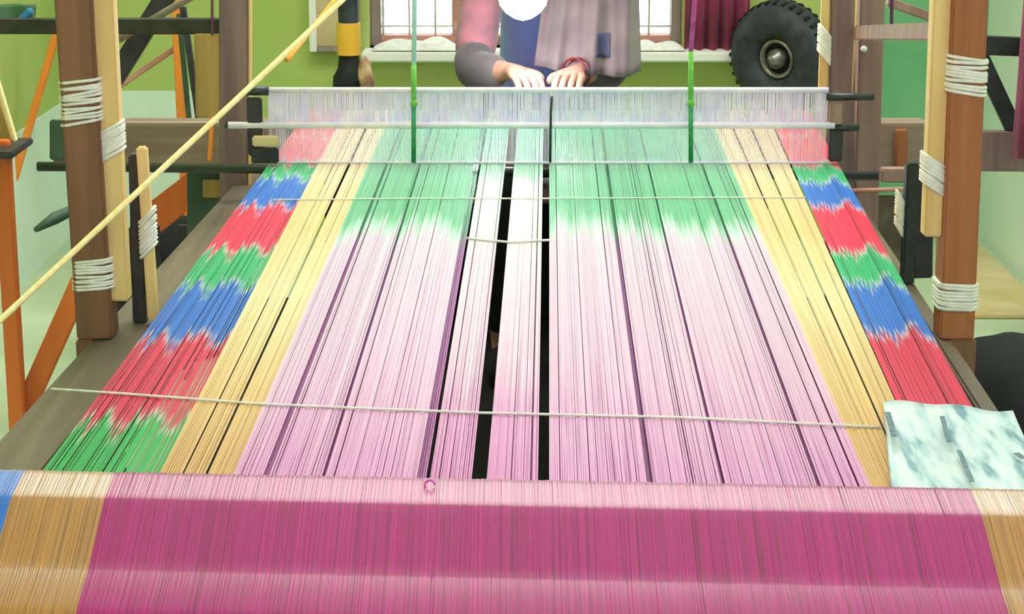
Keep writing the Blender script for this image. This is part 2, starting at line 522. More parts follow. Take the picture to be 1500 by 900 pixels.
YF = 3.25
k1 = YF / FPX * 1.03
p = upright('post', M['brown'], (112, 0), (143, 480), YF, 52 * k1, 0.06, z_bot=RAIL_Z)
q = upright('slat', M['pale'], (153, 0), (172, 360), YF + 0.005, 30 * k1, 0.035, z_bot=RAIL_Z + 0.06, parent=p)
c = P(122, 146, YF); wrap('cord_binding', M['cord'], c, 52 * k1, 0.06, 6, 0.0045, 0.068, p, 0.004, 1)
c = P(163, 207, YF + 0.005); wrap('cord_binding', M['cord'], c, 30 * k1, 0.037, 6, 0.0045, 0.05, p, 0.010, 2)
c = P(139, 397, YF); wrap('cord_binding', M['cord'], c, 52 * k1, 0.06, 5, 0.0045, 0.05, p, 0.002, 3)
# legs under the rail
for (px, py) in ((143, 480), (1396, 520)):
    a = P(px, py, YF)
    MB().box((a.x - 0.03, YF - 0.035, 0), (a.x + 0.03, YF + 0.035, RAIL_Z)).build('leg', M['brown'], loom, bevel=0.003)

p = upright('post', M['orange_brown'], (1416, 0), (1396, 500), YF, 50 * k1, 0.06, z_bot=RAIL_Z)
q = upright('slat', M['pale'], (1378, 0), (1366, 300), YF + 0.005, 27 * k1, 0.035, z_bot=P(1366, 345, YF).z, parent=p)
c = P(1412, 108, YF); wrap('cord_binding', M['cord'], c, 50 * k1, 0.06, 5, 0.0052, 0.058, p, -0.003, 4)
c = P(1367, 254, YF + 0.005); wrap('cord_binding', M['cord'], c, 27 * k1, 0.037, 5, 0.005, 0.05, p, -0.012, 5)
c = P(1399, 430, YF); wrap('cord_binding', M['cord'], c, 50 * k1, 0.06, 4, 0.0055, 0.045, p, -0.002, 6)

# slim inner uprights
YI = 3.34
k2 = YI / FPX * 1.03
p = upright('slim_post', M['dark'], (200, 225), (207, 490), YI, 20 * k2, 0.03, z_top_extra=0.0, z_bot=RAIL_Z)
q = upright('slat', M['pale'], (208, 215), (224, 450), YI - 0.02, 15 * k2, 0.02, z_top_extra=0.0, z_bot=RAIL_Z + 0.01, parent=p)
c = P(217, 340, YI - 0.02); wrap('cord_binding', M['cord'], c, 16 * k2, 0.022, 5, 0.005, 0.065, p, 0.012, 7)
YI = 3.62
k2 = YI / FPX * 1.03
p = upright('slim_post', M['black'], (1336, 238), (1328, 420), YI, 18 * k2, 0.03, z_top_extra=0.0, z_bot=RAIL_Z)
upright('slim_post', M['dark'], (1352, 245), (1350, 420), YI + 0.05, 28 * k2, 0.03, z_top_extra=0.0, z_bot=RAIL_Z)
c = P(1318, 312, YI); 
wrap('cord_binding', M['cord'], c, 8 * k2, 0.014, 6, 0.004, 0.065, p, -0.012, 8)

# rear uprights
YR = 4.62
k3 = YR / FPX * 1.01
p = upright('post', M['mauve'], (345, 0), (345, 240), YR, 42 * k3, 0.07, z_bot=0)
upright('edge_strip', M['pale'], (367, 0), (366, 235), YR - 0.03, 4 * k3, 0.012, z_bot=0.4, parent=p)
upright('board', M['olive'], (305, 50), (308, 172), YR - 0.02, 40 * k3, 0.02, z_top_extra=0.0, parent=loom)
upright('pale_strip', M['orange'], (311, 170), (307, 236), YR - 0.04, 6 * k3, 0.012, z_top_extra=0.0, parent=loom)
p = upright('post', M['mauve'], (1232, 0), (1230, 240), YR, 36 * k3, 0.07, z_bot=0)
upright('edge_strip', M['pale'], (1253, 0), (1247, 150), YR - 0.03, 5 * k3, 0.012, parent=p)
q = upright('slat', M['pale'], (1210, 0), (1205, 140), YR - 0.02, 13 * k3, 0.02, z_bot=0.6, parent=p)
c = P(1208, 65, YR - 0.02); wrap('cord_binding', M['cord'], c, 13 * k3, 0.022, 5, 0.006, 0.062, p, -0.016, 9)
p = upright('post', M['pinkish'], (1275, 0), (1268, 240), YR + 0.08, 36 * k3, 0.06, z_bot=0)
a = P(1266, 72, YR + 0.045); MB().lathe(a + Vector((0, 0.005, 0)), (0, -1, 0), [(0, 0.0), (0, 0.008), (0.008, 0.006), (0.010, 0)], 10).build('nail_head', M['cord'], p, smooth=True)

# breast beam plank behind the healds, and the black pipe under the warp
YB = 4.88
a, b_ = P(74, 172, YB), P(1362, 190, YB)
zb = (a.z + b_.z) / 2
bb = MB().hexa([(a.x, YB, zb - 0.11), (b_.x, YB, zb - 0.11), (b_.x, YB + 0.09, zb - 0.11), (a.x, YB + 0.09, zb - 0.11),
           (a.x, YB, zb), (b_.x, YB, zb), (b_.x, YB + 0.09, zb), (a.x, YB + 0.09, zb)]).build('breast_beam', M['grey_x'], loom, bevel=0.004)
upright('beam_cleat', M['orange_brown'], (1320, 190), (1320, 247), YB - 0.012, 18 * k3, 0.02, z_top_extra=0.0, parent=bb)
upright('beam_end', M['teal_paint'], (86, 176), (86, 234), YB - 0.012, 26 * k3, 0.02, z_top_extra=0.0, parent=bb)
a, b_ = P(55, 244, 4.40), P(1292, 258, 4.40)
MB().tube([a, b_], 0.0105, 12).build('iron_pipe', M['black'], loom, smooth=True)
MB().beam(P(1289, 256, 4.36), P(1330, 256, 4.36), 0.03, 0.035, (0, 0, 1)).build('pipe_bracket', M['pinkish'], loom, bevel=0.003)
MB().tube([P(1245, 280, 4.2), P(1335, 277, 4.2)], 0.005, 8).build('iron_rod', M['pink_wood'], loom, smooth=True)
MB().tube([P(115, 304, 4.5), P(80, 320, 4.45), P(52, 337, 4.4)], [0.011, 0.014, 0.006], 10).build('lever', M['teal_paint'], loom, smooth=True)
MB().hexa([P(274, 376, 4.93), P(350, 376, 4.93), P(350, 376, 4.96), P(274, 376, 4.96), P(274, 250, 4.93), P(350, 250, 4.93), P(350, 250, 4.96), P(274, 250, 4.96)]).build('side_board', M['teal_paint'], loom, bevel=0.003)
MB().hexa([P(297, 290, 4.92), P(346, 290, 4.92), P(346, 290, 4.935), P(297, 290, 4.935), P(297, 263, 4.92), P(346, 263, 4.92), P(346, 263, 4.935), P(297, 263, 4.935)]).build('cleat', M['olive'], loom, bevel=0.002)
MB().hexa([P(1258, 430, 4.93), P(1336, 430, 4.93), P(1336, 430, 4.96), P(1258, 430, 4.96), P(1258, 286, 4.93), P(1336, 286, 4.93), P(1336, 286, 4.96), P(1258, 286, 4.96)]).build('side_board', M['brown_y'], loom, bevel=0.003)
# upper side beams and struts on the left, poles on the right
MB().beam(P(-158, 38, 5.0), P(352, 38, 4.7), 22 * k3, 0.05, (0, 0, 1)).build('upper_beam', M['dark'], loom, bevel=0.003)
MB().beam(P(400, -258, 5.1), P(166, 118, 5.1), 30 * k3, 0.05, (1, 0, 0)).build('strut', M['dark'], loom, bevel=0.003)
MB().tube([P(520, -145, 4.95), P(160, 66, 4.95)], 0.009, 8).build('pole', M['grey_wood'], loom, smooth=True)
MB().beam(P(1262, 48, 4.62), P(1400, 46, 3.32), 20 * k3, 0.04, (0, 0, 1)).build('upper_beam', M['pinkish'], loom, bevel=0.003)
MB().beam(P(1300, 2, 4.85), P(1372, 28, 4.85), 14 * k3, 0.03, (0, 0, 1)).build('strut', M['pinkish'], loom, bevel=0.003)
a = P(338, 30, 4.66)
MB().tube([a + Vector((0.02 * math.cos(t) , -0.03, 0.02 * math.sin(t))) for t in [x * 0.35 - 2.2 for x in range(12)]], 0.0045, 6).build('iron_hook', M['steel'], loom, smooth=True)

# things around the posts
def cord(name, pts, r, mat, label, cat='cord', group=None, n=6):
    o = MB().tube(pts, r, n).build(name, mat, None, smooth=True, loc=pts[0])
    return tag(o, label, cat, group)
cord('purple_cord', [P(310, -120, 4.58), P(311, 52, 4.58)], 0.0035, M['purple'], 'purple cord hanging above the olive board at the left')
cord('purple_cord', [P(1308, -120, 4.68), P(1306, 56, 4.68)], 0.0045, M['purple'], 'purple cord hanging before the brown pole at the upper right')
def sagrope(p0, p1, Y0, Y1, sag, n=24, before=0.0, after=0.0):
    a, b = P(*p0, Y0), P(*p1, Y1)
    a, b = a - (b - a) * before, b + (b - a) * after
    return [a.lerp(b, i / n) + Vector((0, 0, -sag * 4 * (i / n) * (1 - i / n))) for i in range(n + 1)]
cord('cream_rope', sagrope((-20, 486), (530, -30), 2.9, 3.6, 0.004, before=0.5, after=1.2), 0.0048, M['rope'], 'taut cream rope slanting across the left posts', 'rope', n=8)
cord('ochre_rope', sagrope((420, 88), (516, -32), 4.75, 5.2, 0.0, after=3.5), 0.006, M['rope_orange'], 'thin ochre rope running just behind the cream rope', 'rope', n=8)

# ------------------------------------------------------------------ yarn bands
V0, V1 = 2.0, 5.0
def vpos(px, py, mul=1.0):
    return (W(px, py).y - V0) / (V1 - V0)

def strip_threads(lines, name, mat, parent, width, height=0.22, jit=0.012, seed=0, group=6, sub=1):
    """lines: list of (polyline, width factor); every thread is a low ridge with its own u, v"""
    rnd = random.Random(seed)
    vs, fs, uvs = [], [], []
    gj = 0
    for i, (pts, wid, nrm) in enumerate(lines):
        if i % group == 0:
            gj = rnd.uniform(-1, 1)
        u = rnd.random()
        dv = jit * (0.75 * gj + 0.5 * rnd.uniform(-1, 1))
        n = len(pts)
        base = len(vs)
        acc = 0
        for k, p in enumerate(pts):
            t = (pts[min(k + 1, n - 1)][0] - pts[max(k - 1, 0)][0]).normalized()
            nn = nrm[k] if nrm else Vector((0, 0, 1))
            s = t.cross(nn).normalized() * (wid / 2)
            h = nn * (wid * height)
            vs += [p[0] - s, p[0] + h, p[0] + s]
        for k in range(n - 1):
            a = base + 3 * k
            va, vb = pts[k][1] + dv * (0.4 + 1.2 * (1 - 0)), pts[k + 1][1] + dv * 1.6
            for (q, w) in (((a, a + 1, a + 4, a + 3), 0), ((a + 1, a + 2, a + 5, a + 4), 0)):
                fs.append(q)
                uvs += [(u, va), (u, va), (u, vb), (u, vb)]
    me = bpy.data.meshes.new(name)
    off = Vector((0, 0, 0))
    q = parent
    while q is not None:
        off += Vector(q.location)
        q = q.parent
    me.from_pydata([tuple(v - off) for v in vs], [], fs)
    lay = me.uv_layers.new(name='yarn')
    flat = [c for uv in uvs for c in uv]
    lay.data.foreach_set('uv', flat)
    me.shade_smooth()
    me.materials.append(mat)
    o = bpy.data.objects.new(name, me)
    C.objects.link(o)
    o.parent = parent
    o['kind'] = 'stuff'
    return o

def warp_lines(xt0, xt1, xb0, xb1, n, y_near, y_far, slits=(), fr0=0.0, fr1=1.0, seed=0, z_jit=0.0012, dz=0.0, drop=0.0):
    """n threads between two pixel edges given on the rows 240 and 690"""
    rnd = random.Random(seed)
    out = []
    at, bt = W(xt0, 240), W(xt1, 240)
    ab, bb = W(xb0, 690), W(xb1, 690)
    i0, i1 = int(fr0 * n), int(fr1 * n)
    wide = (bt - at).length / n
    for i in range(n):
        f = (i + 0.5) / n
        if not (fr0 <= f < fr1):
            continue
        if drop and rnd.random() < drop:
            continue
        ft = f + rnd.uniform(-0.35, 0.35) / n
        fb = f + rnd.uniform(-0.5, 0.5) / n
        T, B = at.lerp(bt, ft), ab.lerp(bb, fb)
        d = (T - B) / (T.y - B.y)
        z = rnd.uniform(-1, 1) * z_jit + dz
        p0 = B + d * (y_near - B.y) + Vector((0, 0, z))
        p1 = B + d * (y_far - B.y) + Vector((0, 0, z * 0.5))
        p2 = Vector((p1.x, y_far + 0.025, p1.z - 0.012))
        out.append(([(p0, (y_near - V0) / (V1 - V0)), (p1, (y_far - V0) / (V1 - V0)), (p2, (y_far + 0.03 - V0) / (V1 - V0))],
                    wide * rnd.uniform(1.1, 1.5), None))
    return out

PINK, PALE = srgb(226, 160, 214), srgb(240, 220, 238)
MAG, PURP = srgb(196, 44, 140), srgb(150, 50, 140)
GREEN, BLUE, RED = srgb(24, 180, 112), srgb(16, 112, 214), srgb(238, 22, 76)
MINT, SKYW, ROSE = srgb(190, 236, 212), srgb(196, 216, 244), srgb(246, 170, 178)

def ikat(rows, cols, x_of_y, soft=0.008):
    """rows: pixel rows of the dye changes from the far end; cols: one more colour than rows"""
    st = []
    for k, c in enumerate(cols):
        hi = 1.0 if k == 0 else vpos(x_of_y, rows[k - 1]) - soft
        lo = 0.0 if k == len(cols) - 1 else vpos(x_of_y, rows[k]) + soft
        st += [(lo, c), (hi, c)]
        if k < len(rows):
            c2 = cols[k + 1]
            st.append((vpos(x_of_y, rows[k]), tuple(0.35 * (c[i] + c2[i]) / 2 + 0.65 * 0.75 for i in range(3)) + (1,)))
    return st

LGREEN, LRED = srgb(20, 176, 84), srgb(222, 30, 80)
M['border_left'] = yarn_mat('ikat_border_left', ikat([200, 240, 262, 303, 368, 420, 498, 620], [RED, RED, GREEN, BLUE, RED, GREEN, BLUE, LRED, LGREEN], 300), vary=0.3, sheen=0.1, spec=0.3)
M['border_right'] = yarn_mat('ikat_border_right', ikat([200, 243, 267, 303, 370, 415, 490, 640], [RED, RED, GREEN, BLUE, RED, GREEN, BLUE, LRED, LGREEN], 1250), vary=0.3, sheen=0.1, spec=0.3)
gy = lambda y: vpos(600, y)
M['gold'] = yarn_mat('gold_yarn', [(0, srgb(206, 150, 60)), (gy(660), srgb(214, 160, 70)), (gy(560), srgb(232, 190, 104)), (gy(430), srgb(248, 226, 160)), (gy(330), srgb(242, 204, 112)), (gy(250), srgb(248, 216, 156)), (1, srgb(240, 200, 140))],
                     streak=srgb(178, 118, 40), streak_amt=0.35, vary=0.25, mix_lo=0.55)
M['centre'] = yarn_mat('centre_yarn', [(0, srgb(214, 110, 190)), (gy(690), srgb(220, 140, 200)), (gy(612), srgb(226, 160, 208)), (gy(560), srgb(232, 180, 218)), (gy(430), srgb(222, 190, 220)), (gy(350), srgb(224, 202, 226)), (gy(336), MINT), (gy(318), GREEN), (1, srgb(70, 190, 130))],  # pale middle paints window sheen onto magenta yarn; the green end is dye
                       streak=srgb(160, 50, 146), streak_amt=0.9, streak_v=(gy(640), gy(480)), vary=0.22, mix_lo=0.53)  # purple streaks put the darker gaps between threads into the colour
M['centre_sheen'] = yarn_mat('sheen_painted_centre_yarn', [(0, srgb(206, 90, 176)), (gy(690), srgb(216, 120, 190)), (gy(600), srgb(222, 140, 200)), (gy(540), srgb(234, 190, 222)), (gy(430), srgb(228, 200, 224)), (gy(300), srgb(232, 228, 232)), (gy(268), srgb(226, 244, 234)), (gy(252), srgb(90, 196, 146)), (1, srgb(80, 190, 136))],  # pale tones are window sheen put into the magenta yarn's colour
                            streak=srgb(160, 36, 130), streak_amt=0.95, streak_v=(gy(640), gy(480)), vary=0.22, mix_lo=0.51)  # streaks paint the dark thread gaps, strongest at the near end

warp = thing('warp', 'striped warp of green, blue, red, gold and magenta yarn with painted pale sheen stretched on the loom', 'warp', (0, 3.3, 0.65))
YN, YFAR = 2.02, YB - 0.02
strip_threads(warp_lines(395, 466, 62, 236, 62, YN, YFAR, seed=1), 'border_yarn', M['border_left'], warp, 0.002, seed=11, jit=0.014)
strip_threads(warp_lines(1159, 1228, 1358, 1476, 56, YN, YFAR, seed=2), 'border_yarn', M['border_right'], warp, 0.002, seed=12, jit=0.014)
def bands(xt0, xt1, xb0, xb1, n, cuts, name, mats, seed, jit):
    lo = 0.0
    for k, (c, w) in enumerate(list(cuts) + [(1.0, 0.0)]):
        hi = c - w / 2
        m = mats(lo, hi)
        o = strip_threads(warp_lines(xt0, xt1, xb0, xb1, n, YN, YFAR, fr0=lo, fr1=hi, seed=seed + k, drop=0.07 if 'centre' in name else 0.0), name, m, warp, 0.002, seed=seed * 3 + k, jit=jit)
        lo = c + w / 2
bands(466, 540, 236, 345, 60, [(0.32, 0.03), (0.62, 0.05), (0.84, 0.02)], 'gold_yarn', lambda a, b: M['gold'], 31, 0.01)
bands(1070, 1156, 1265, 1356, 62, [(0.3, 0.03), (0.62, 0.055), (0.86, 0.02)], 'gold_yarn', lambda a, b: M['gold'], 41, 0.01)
CUTS = [(0.052, 0.006), (0.143, 0.006), (0.301, 0.019), (0.39, 0.025), (0.491, 0.017), (0.657, 0.007), (0.772, 0.005), (0.92, 0.008)]
bands(540, 1070, 345, 1265, 430, CUTS, 'centre_yarn', lambda a, b: M['centre_sheen'] if 0.22 < (a + b) / 2 < 0.56 else M['centre'], 51, 0.016)

# the lower shed, a little under the upper one, shows as purple between the threads
M['lower'] = yarn_mat('lower_shed_yarn', [(0, srgb(176, 56, 150)), (gy(360), srgb(170, 80, 160)), (gy(330), srgb(40, 150, 96)), (1, srgb(40, 150, 96))], vary=0.4, sheen=0.2)
for k_, (lo_, hi_) in enumerate(((0.0, 0.302), (0.503, 1.0), (0.312, 0.376), (0.405, 0.48))):
    strip_threads(warp_lines(540, 1070, 345, 1265, 330, YN, YFAR - 0.05, fr0=lo_, fr1=hi_, seed=90 + k_, dz=-0.016), 'lower_yarn', M['lower'], warp, 0.002, seed=95 + k_)

# lease cords across the warp
def lease(name, pix, r, label, up=0.003):
    cord(name, [W(x, y, up) for x, y in pix], r, M['cord'], label, 'cord')
lease('lease_cord', [(75, 570), (180, 577), (300, 586), (380, 592), (540, 599), (700, 605), (1000, 612), (1290, 626)], 0.0018, 'white lease cord drawn across the warp nearest the roller')
lease('lease_cord', [(400, 293), (600, 291), (800, 291), (1000, 290), (1180, 289)], 0.0016, 'white lease cord across the green dyed part of the warp')
lease('lease_cord', [(684, 349), (715, 352), (745, 355), (780, 353), (806, 352)], 0.0022, 'short white thread bridging the dark slits in mid warp')

# ------------------------------------------------------------------ warp roller in the foreground
CL, CR = P(170, 688, 1.79), P(1418, 712, 1.755)
def crest(t):
    return CL.lerp(CR, t)
PROF = [(-0.02, -0.035), (0.0, -0.004), (0.008, 0.0), (0.056, -0.007), (0.060, -0.0085), (0.138, -0.0435), (0.142, -0.0445), (0.195, -0.0595),
        (0.225, -0.082), (0.225, -0.13), (0.17, -0.2), (0.09, -0.23), (0.03, -0.23), (-0.02, -0.2), (-0.045, -0.15), (-0.045, -0.08)]
def chaikin(p, c=0.15):
    out = []
    for i in range(len(p)):
        a, b = Vector(p[i] + (0,)), Vector(p[(i + 1) % len(p)] + (0,))
        out += [tuple((a.lerp(b, c)).to_2d()), tuple((a.lerp(b, 1 - c)).to_2d())]
    return out
PR = chaikin(PROF)
pn = len(PR)
pc = (sum(a for a, b in PR) / pn, sum(b for a, b in PR) / pn)
def pnorm(k):
    a, b = PR[k - 1], PR[(k + 1) % pn]
    t = (b[0] - a[0], b[1] - a[1])
    n = (-t[1], t[0])
    L = math.hypot(*n) or 1
    n = (n[0] / L, n[1] / L)
    if n[0] * (PR[k][0] - pc[0]) + n[1] * (PR[k][1] - pc[1]) < 0:
        n = (-n[0], -n[1])
    return Vector((0, -n[0], n[1]))
PN = [pnorm(k) for k in range(pn)]
AXIS = (CR - CL)
def roll_pt(t, k, up=0.0):
    a, b = PR[k % pn]
    return crest(t) + Vector((0, -a, b)) + PN[k % pn] * up

roller = thing('warp_roller', 'warp roller wound with magenta yarn and gold edges in the foreground', 'roller', crest(0.5) + Vector((0, -0.05, -0.12)))
tl = lambda px: (px - 170) / (1418 - 170)
cb = MB()
T0, T1 = tl(-90), tl(1590)
n0 = len(cb.v)
for t in (T0, T1):
    for k in range(pn):
        cb.v.append(roll_pt(t, k, -0.006))
for k in range(pn):
    cb.f.append((k, (k + 1) % pn, pn + (k + 1) % pn, pn + k))
cb.f.append(tuple(range(pn))); cb.f.append(tuple(pn + k for k in range(pn)))
cb.build('core', M['brown'], roller)
for t, s in ((T0, -1), (T1, 1)):
    a = crest(t) + Vector((0, -0.055, -0.12))
    MB().lathe(a, AXIS * s, [(-0.02, 0.03), (0.07, 0.03), (0.07, 0.0)], 16).build('axle', M['steel'], roller, smooth=True)

def roll_threads(p0, p1, n, seed):
    rnd = random.Random(seed)
    out = []
    w = AXIS.length * (tl(p1) - tl(p0)) / n
    for i in range(n):
        t0 = tl(p0) + (tl(p1) - tl(p0)) * (i + 0.5) / n
        up = rnd.uniform(-0.0003, 0.0005)
        sl = rnd.uniform(-0.0006, 0.0006)
        pts, nr = [], []
        for k in range(pn + 1):
            kk = k % pn
            pts.append((roll_pt(t0 + sl * math.sin(k * 0.5 + i), kk, up), k / pn))
            nr.append(PN[kk])
        out.append((pts, w * rnd.uniform(1.2, 1.7), nr))
    return out
M['roll_pink'] = yarn_mat('magenta_roll_yarn', [(0, srgb(176, 6, 118)), (1, srgb(176, 6, 118))], streak=srgb(116, 8, 62), streak_amt=0.7, vary=0.3, sheen=0.15, rough=0.5, spec=0.2, coat=0.8, mix_lo=0.52)
M['roll_gold'] = yarn_mat('gold_roll_yarn', [(0, srgb(186, 122, 42)), (1, srgb(186, 122, 42))], streak=srgb(112, 62, 28), streak_amt=0.75, vary=0.35, sheen=0.4, rough=0.42, spec=0.6, coat=0.9, mix_lo=0.5)
M['roll_blue'] = yarn_mat('blue_roll_yarn', [(0, BLUE), (1, BLUE)], vary=0.3, sheen=0.8)
strip_threads(roll_threads(-85, 36, 60, 1), 'blue_yarn', M['roll_blue'], roller, 0.002, jit=0.0, seed=61)
strip_threads(roll_threads(36, 170, 70, 2), 'gold_yarn', M['roll_gold'], roller, 0.002, jit=0.0, seed=62)
strip_threads(roll_threads(170, 1418, 560, 3), 'magenta_yarn', M['roll_pink'], roller, 0.002, jit=0.0, seed=63)
strip_threads(roll_threads(1418, 1580, 80, 4), 'gold_yarn', M['roll_gold'], roller, 0.002, jit=0.0, seed=64)
# little loop of thread on the crest
a = P(630, 712, 1.755)
ring = [a + Vector((0.0045 * math.cos(t * 0.52), 0, 0.0045 * math.sin(t * 0.52))) + Vector((0, -0.004, 0.002)) for t in range(11)]
o = MB().tube(ring, 0.001, 6).build('thread_loop', M['violet'], None, smooth=True, loc=a)
tag(o, 'tiny purple curl of thread on the pale top of the roller', 'thread')

# ------------------------------------------------------------------ healds
heald = thing('heald', 'white translucent heald of hanging threads between two bars across the far warp', 'heald', P(805, 240, YH))
X0, X1 = P(392, 140, YH).x, P(1213, 140, YH).x
zt, zm, zbm = P(800, 132, YH).z, P(800, 183, YH).z, P(800, 240, YH).z
M['heddle'] = mottled('white_heddle_cotton', srgb(232, 222, 255), srgb(250, 242, 255), 30, 0.7, bump=0.0)
def hbar(name, z, y, r, mat, xa=X0, xb=X1):
    return MB().tube([(xa, y, z), (xb, y, z)], r, 10).build(name, mat, heald, smooth=True)
hbar('top_bar', zt, YH, 0.006, M['heddle'])
hbar('middle_bar', zm, YH - 0.006, 0.0072, M['heddle'], P(335, 180, YH).x, P(1222, 180, YH).x)
hbar('bottom_bar', zbm + 0.002, YH, 0.003, M['heddle'])
for xa, xb, py, r in ((358, 394, 133, 0.010), (330, 352, 183, 0.007), (1211, 1280, 142, 0.008), (1215, 1258, 187, 0.008)):
    a, b_ = P(xa, py, YH), P(xb, py, YH)
    MB().tube([a, b_], r, 10).build('bar_end', M['black'], heald, smooth=True)
MB().box((P(362, 150, YH).x, YH - 0.01, P(1, 228, YH).z), (P(384, 150, YH).x, YH + 0.01, P(1, 143, YH).z)).build('end_cheek', M['dark'], heald, bevel=0.003)
MB().box((P(368, 150, YH).x, YH - 0.03, P(1, 236, YH).z), (P(408, 150, YH).x, YH - 0.012, P(1, 214, YH).z)).build('bar_end', M['black'], heald, bevel=0.003)
MB().box((P(370, 150, YH).x, YH - 0.028, P(1, 212, YH).z), (P(408, 150, YH).x, YH - 0.012, P(1, 197, YH).z)).build('end_cheek', M['tan_mat'], heald, bevel=0.003)
MB().box((P(1216, 150, YH).x, YH - 0.01, P(1, 182, YH).z), (P(1234, 150, YH).x, YH + 0.01, P(1, 150, YH).z)).build('end_cheek', M['pinkish'], heald, bevel=0.003)
MB().box((P(1216, 150, YH).x, YH - 0.01, P(1, 236, YH).z), (P(1236, 150, YH).x, YH + 0.01, P(1, 190, YH).z)).build('end_cheek', M['dark'], heald, bevel=0.003)

def hthreads(name, n, za, zb_, cover, seed):
    rnd = random.Random(seed)
    mb = MB()
    pitch = (X1 - X0) / n
    for i in range(n):
        x = X0 + pitch * (i + 0.5 + rnd.uniform(-0.3, 0.3))
        y = YH + rnd.uniform(-0.004, 0.004)
        w = pitch * cover * rnd.uniform(0.7, 1.3) / 2
        x2 = x + rnd.uniform(-0.5, 0.5) * pitch
        n_ = len(mb.v)
        mb.v += [Vector((x - w, y, za)), Vector((x, y - w, za)), Vector((x + w, y, za)), Vector((x2 - w, y, zb_)), Vector((x2, y - w, zb_)), Vector((x2 + w, y, zb_))]
        mb.f += [(n_, n_ + 1, n_ + 4, n_ + 3), (n_ + 1, n_ + 2, n_ + 5, n_ + 4), (n_ + 2, n_, n_ + 3, n_ + 5)]
    o = mb.build(name, M['heddle'], heald)
    o['kind'] = 'stuff'
    return o
hthreads('upper_heddles', 760, zm, zt, 1.15, 1)
hthreads('lower_heddles', 760, zbm, zm, 0.5, 2)

def lifting_cord(x, y_split, y_end, m_up, m_lo, m_end, label, x_top):
    o = thing('lifting_cord', label, 'cord', P(x, y_end, YH - 0.02))
    a, b_, c_, d_ = P(x_top, -160, YH - 0.02), P(x, y_split, YH - 0.02), P(x, 150, YH - 0.02), P(x, y_end, YH - 0.02)
    MB().tube([a, b_], 0.005, 8).build('upper_cord', m_up, o, smooth=True)
    MB().tube([b_, c_], 0.0055, 8).build('middle_cord', m_lo, o, smooth=True)
    MB().tube([c_, d_], 0.005, 8).build('lower_cord', m_end, o, smooth=True)
    MB().lathe(c_ + Vector((0, 0, -0.01)), (0, 0, 1), [(0, 0.003), (0.004, 0.008), (0.012, 0.008), (0.018, 0.003)], 10).build('knot', m_lo, o, smooth=True)
lifting_cord(606, 95, 238, M['sky_cord'], M['green_cord'], M['deep_green_cord'], 'pale blue and green cord carrying the heald left of the weaver', 610)
lifting_cord(1012, 75, 238, M['violet'], M['green_cord'], M['deep_green_cord'], 'magenta and green cord carrying the heald right of the weaver', 1030)
cord('heald_tie', [P(808, 141, YH - 0.012), P(807, 160, YH - 0.014), P(806, 238, YH - 0.012)], 0.003, M['black'], 'thin black tie down the middle of the white heald')

# ------------------------------------------------------------------ printed sheet lying on the warp at the right
def sheet_mat():
    m, nt, b = new_mat('printed_sheet')
    tc = nt.nodes.new('ShaderNodeTexCoord')
    mp = nt.nodes.new('ShaderNodeMapping'); mp.inputs['Scale'].default_value = (52, 9, 52)
    nz = nt.nodes.new('ShaderNodeTexNoise'); nz.inputs['Scale'].default_value = 1.0; nz.inputs['Detail'].default_value = 3
    rp = nt.nodes.new('ShaderNodeValToRGB')
    e = rp.color_ramp.elements
    e[0].position, e[0].color = 0.34, srgb(110, 152, 168)
    e[1].position, e[1].color = 0.5, srgb(194, 214, 224)
    x = e.new(0.42); x.color = srgb(162, 194, 206)
    x = e.new(0.64); x.color = srgb(214, 226, 232)
    link(nt, tc.outputs['Object'], mp.inputs['Vector']); link(nt, mp.outputs['Vector'], nz.inputs['Vector'])
    link(nt, nz.outputs['Fac'], rp.inputs['Fac']); link(nt, rp.outputs['Color'], b.inputs['Base Color'])
    b.inputs['Roughness'].default_value = 0.35
    return m
M['sheet'] = sheet_mat()
qa, qb, qc, qd = W(1294, 590, 0.012), W(1484, 601, 0.016), W(1545, 740, 0.02), W(1308, 740, 0.01)
def sheet_fn(u, v):
    p = qa.lerp(qb, u).lerp(qd.lerp(qc, u), v)
    p.z += 0.003 * math.sin(5 * u + 3 * v) * math.sin(5 * v + 1) + 0.002 * math.sin(13 * u - 4 * v)
    return p
o = MB().grid(sheet_fn, 28, 18).build('plastic_sheet', M['sheet'], None, smooth=True, solid=0.001, loc=qa)
tag(o, 'pale blue printed plastic sheet lying on the warp border by the roller', 'sheet')
M['ink'] = mottled('faded_teal_ink', srgb(64, 92, 108), srgb(104, 140, 152), 90, 0.5)
print_mb = [((1300, 604), (1310, 640), 9), ((1380, 610), (1390, 648), 7), ((1405, 660), (1424, 706), 7), ((1488, 664), (1500, 672), 10)]
for (a, b_, w) in print_mb:
    pa, pb = W(*a, 0.026), W(*b_, 0.026)
    mb = MB().beam(pa, pb, w * 0.00088, 0.0006)
    mb.build('printed_bar', M['ink'], o)

# ------------------------------------------------------------------ hanging bulb
BY = 4.80
bc = P(766, -6, BY)
bulb = thing('light_bulb', 'glowing white bulb hanging in front of the weaver', 'lamp', bc)
MB().lathe(bc + Vector((0, 0, -0.045)), (0, 0, 1), [(-0.012, 0), (-0.007, 0.02), (0.006, 0.040), (0.024, 0.054), (0.045, 0.058), (0.064, 0.053), (0.080, 0.036), (0.092, 0.018), (0.1, 0.016)], 24).build('glass_bulb', M['bulb'], bulb, smooth=True)
MB().lathe(bc + Vector((0, 0, 0.055)), (0, 0, 1), [(0, 0.0), (0, 0.018), (0.05, 0.02), (0.06, 0.008), (0.06, 0)], 16).build('socket', M['black'], bulb, smooth=True)
MB().tube([bc + Vector((0, 0, 0.11)), bc + Vector((0, 0, 2.4))], 0.003, 6).build('flex', M['black'], bulb, smooth=True)
ld = bpy.data.lights.new('bulb_light', 'POINT')
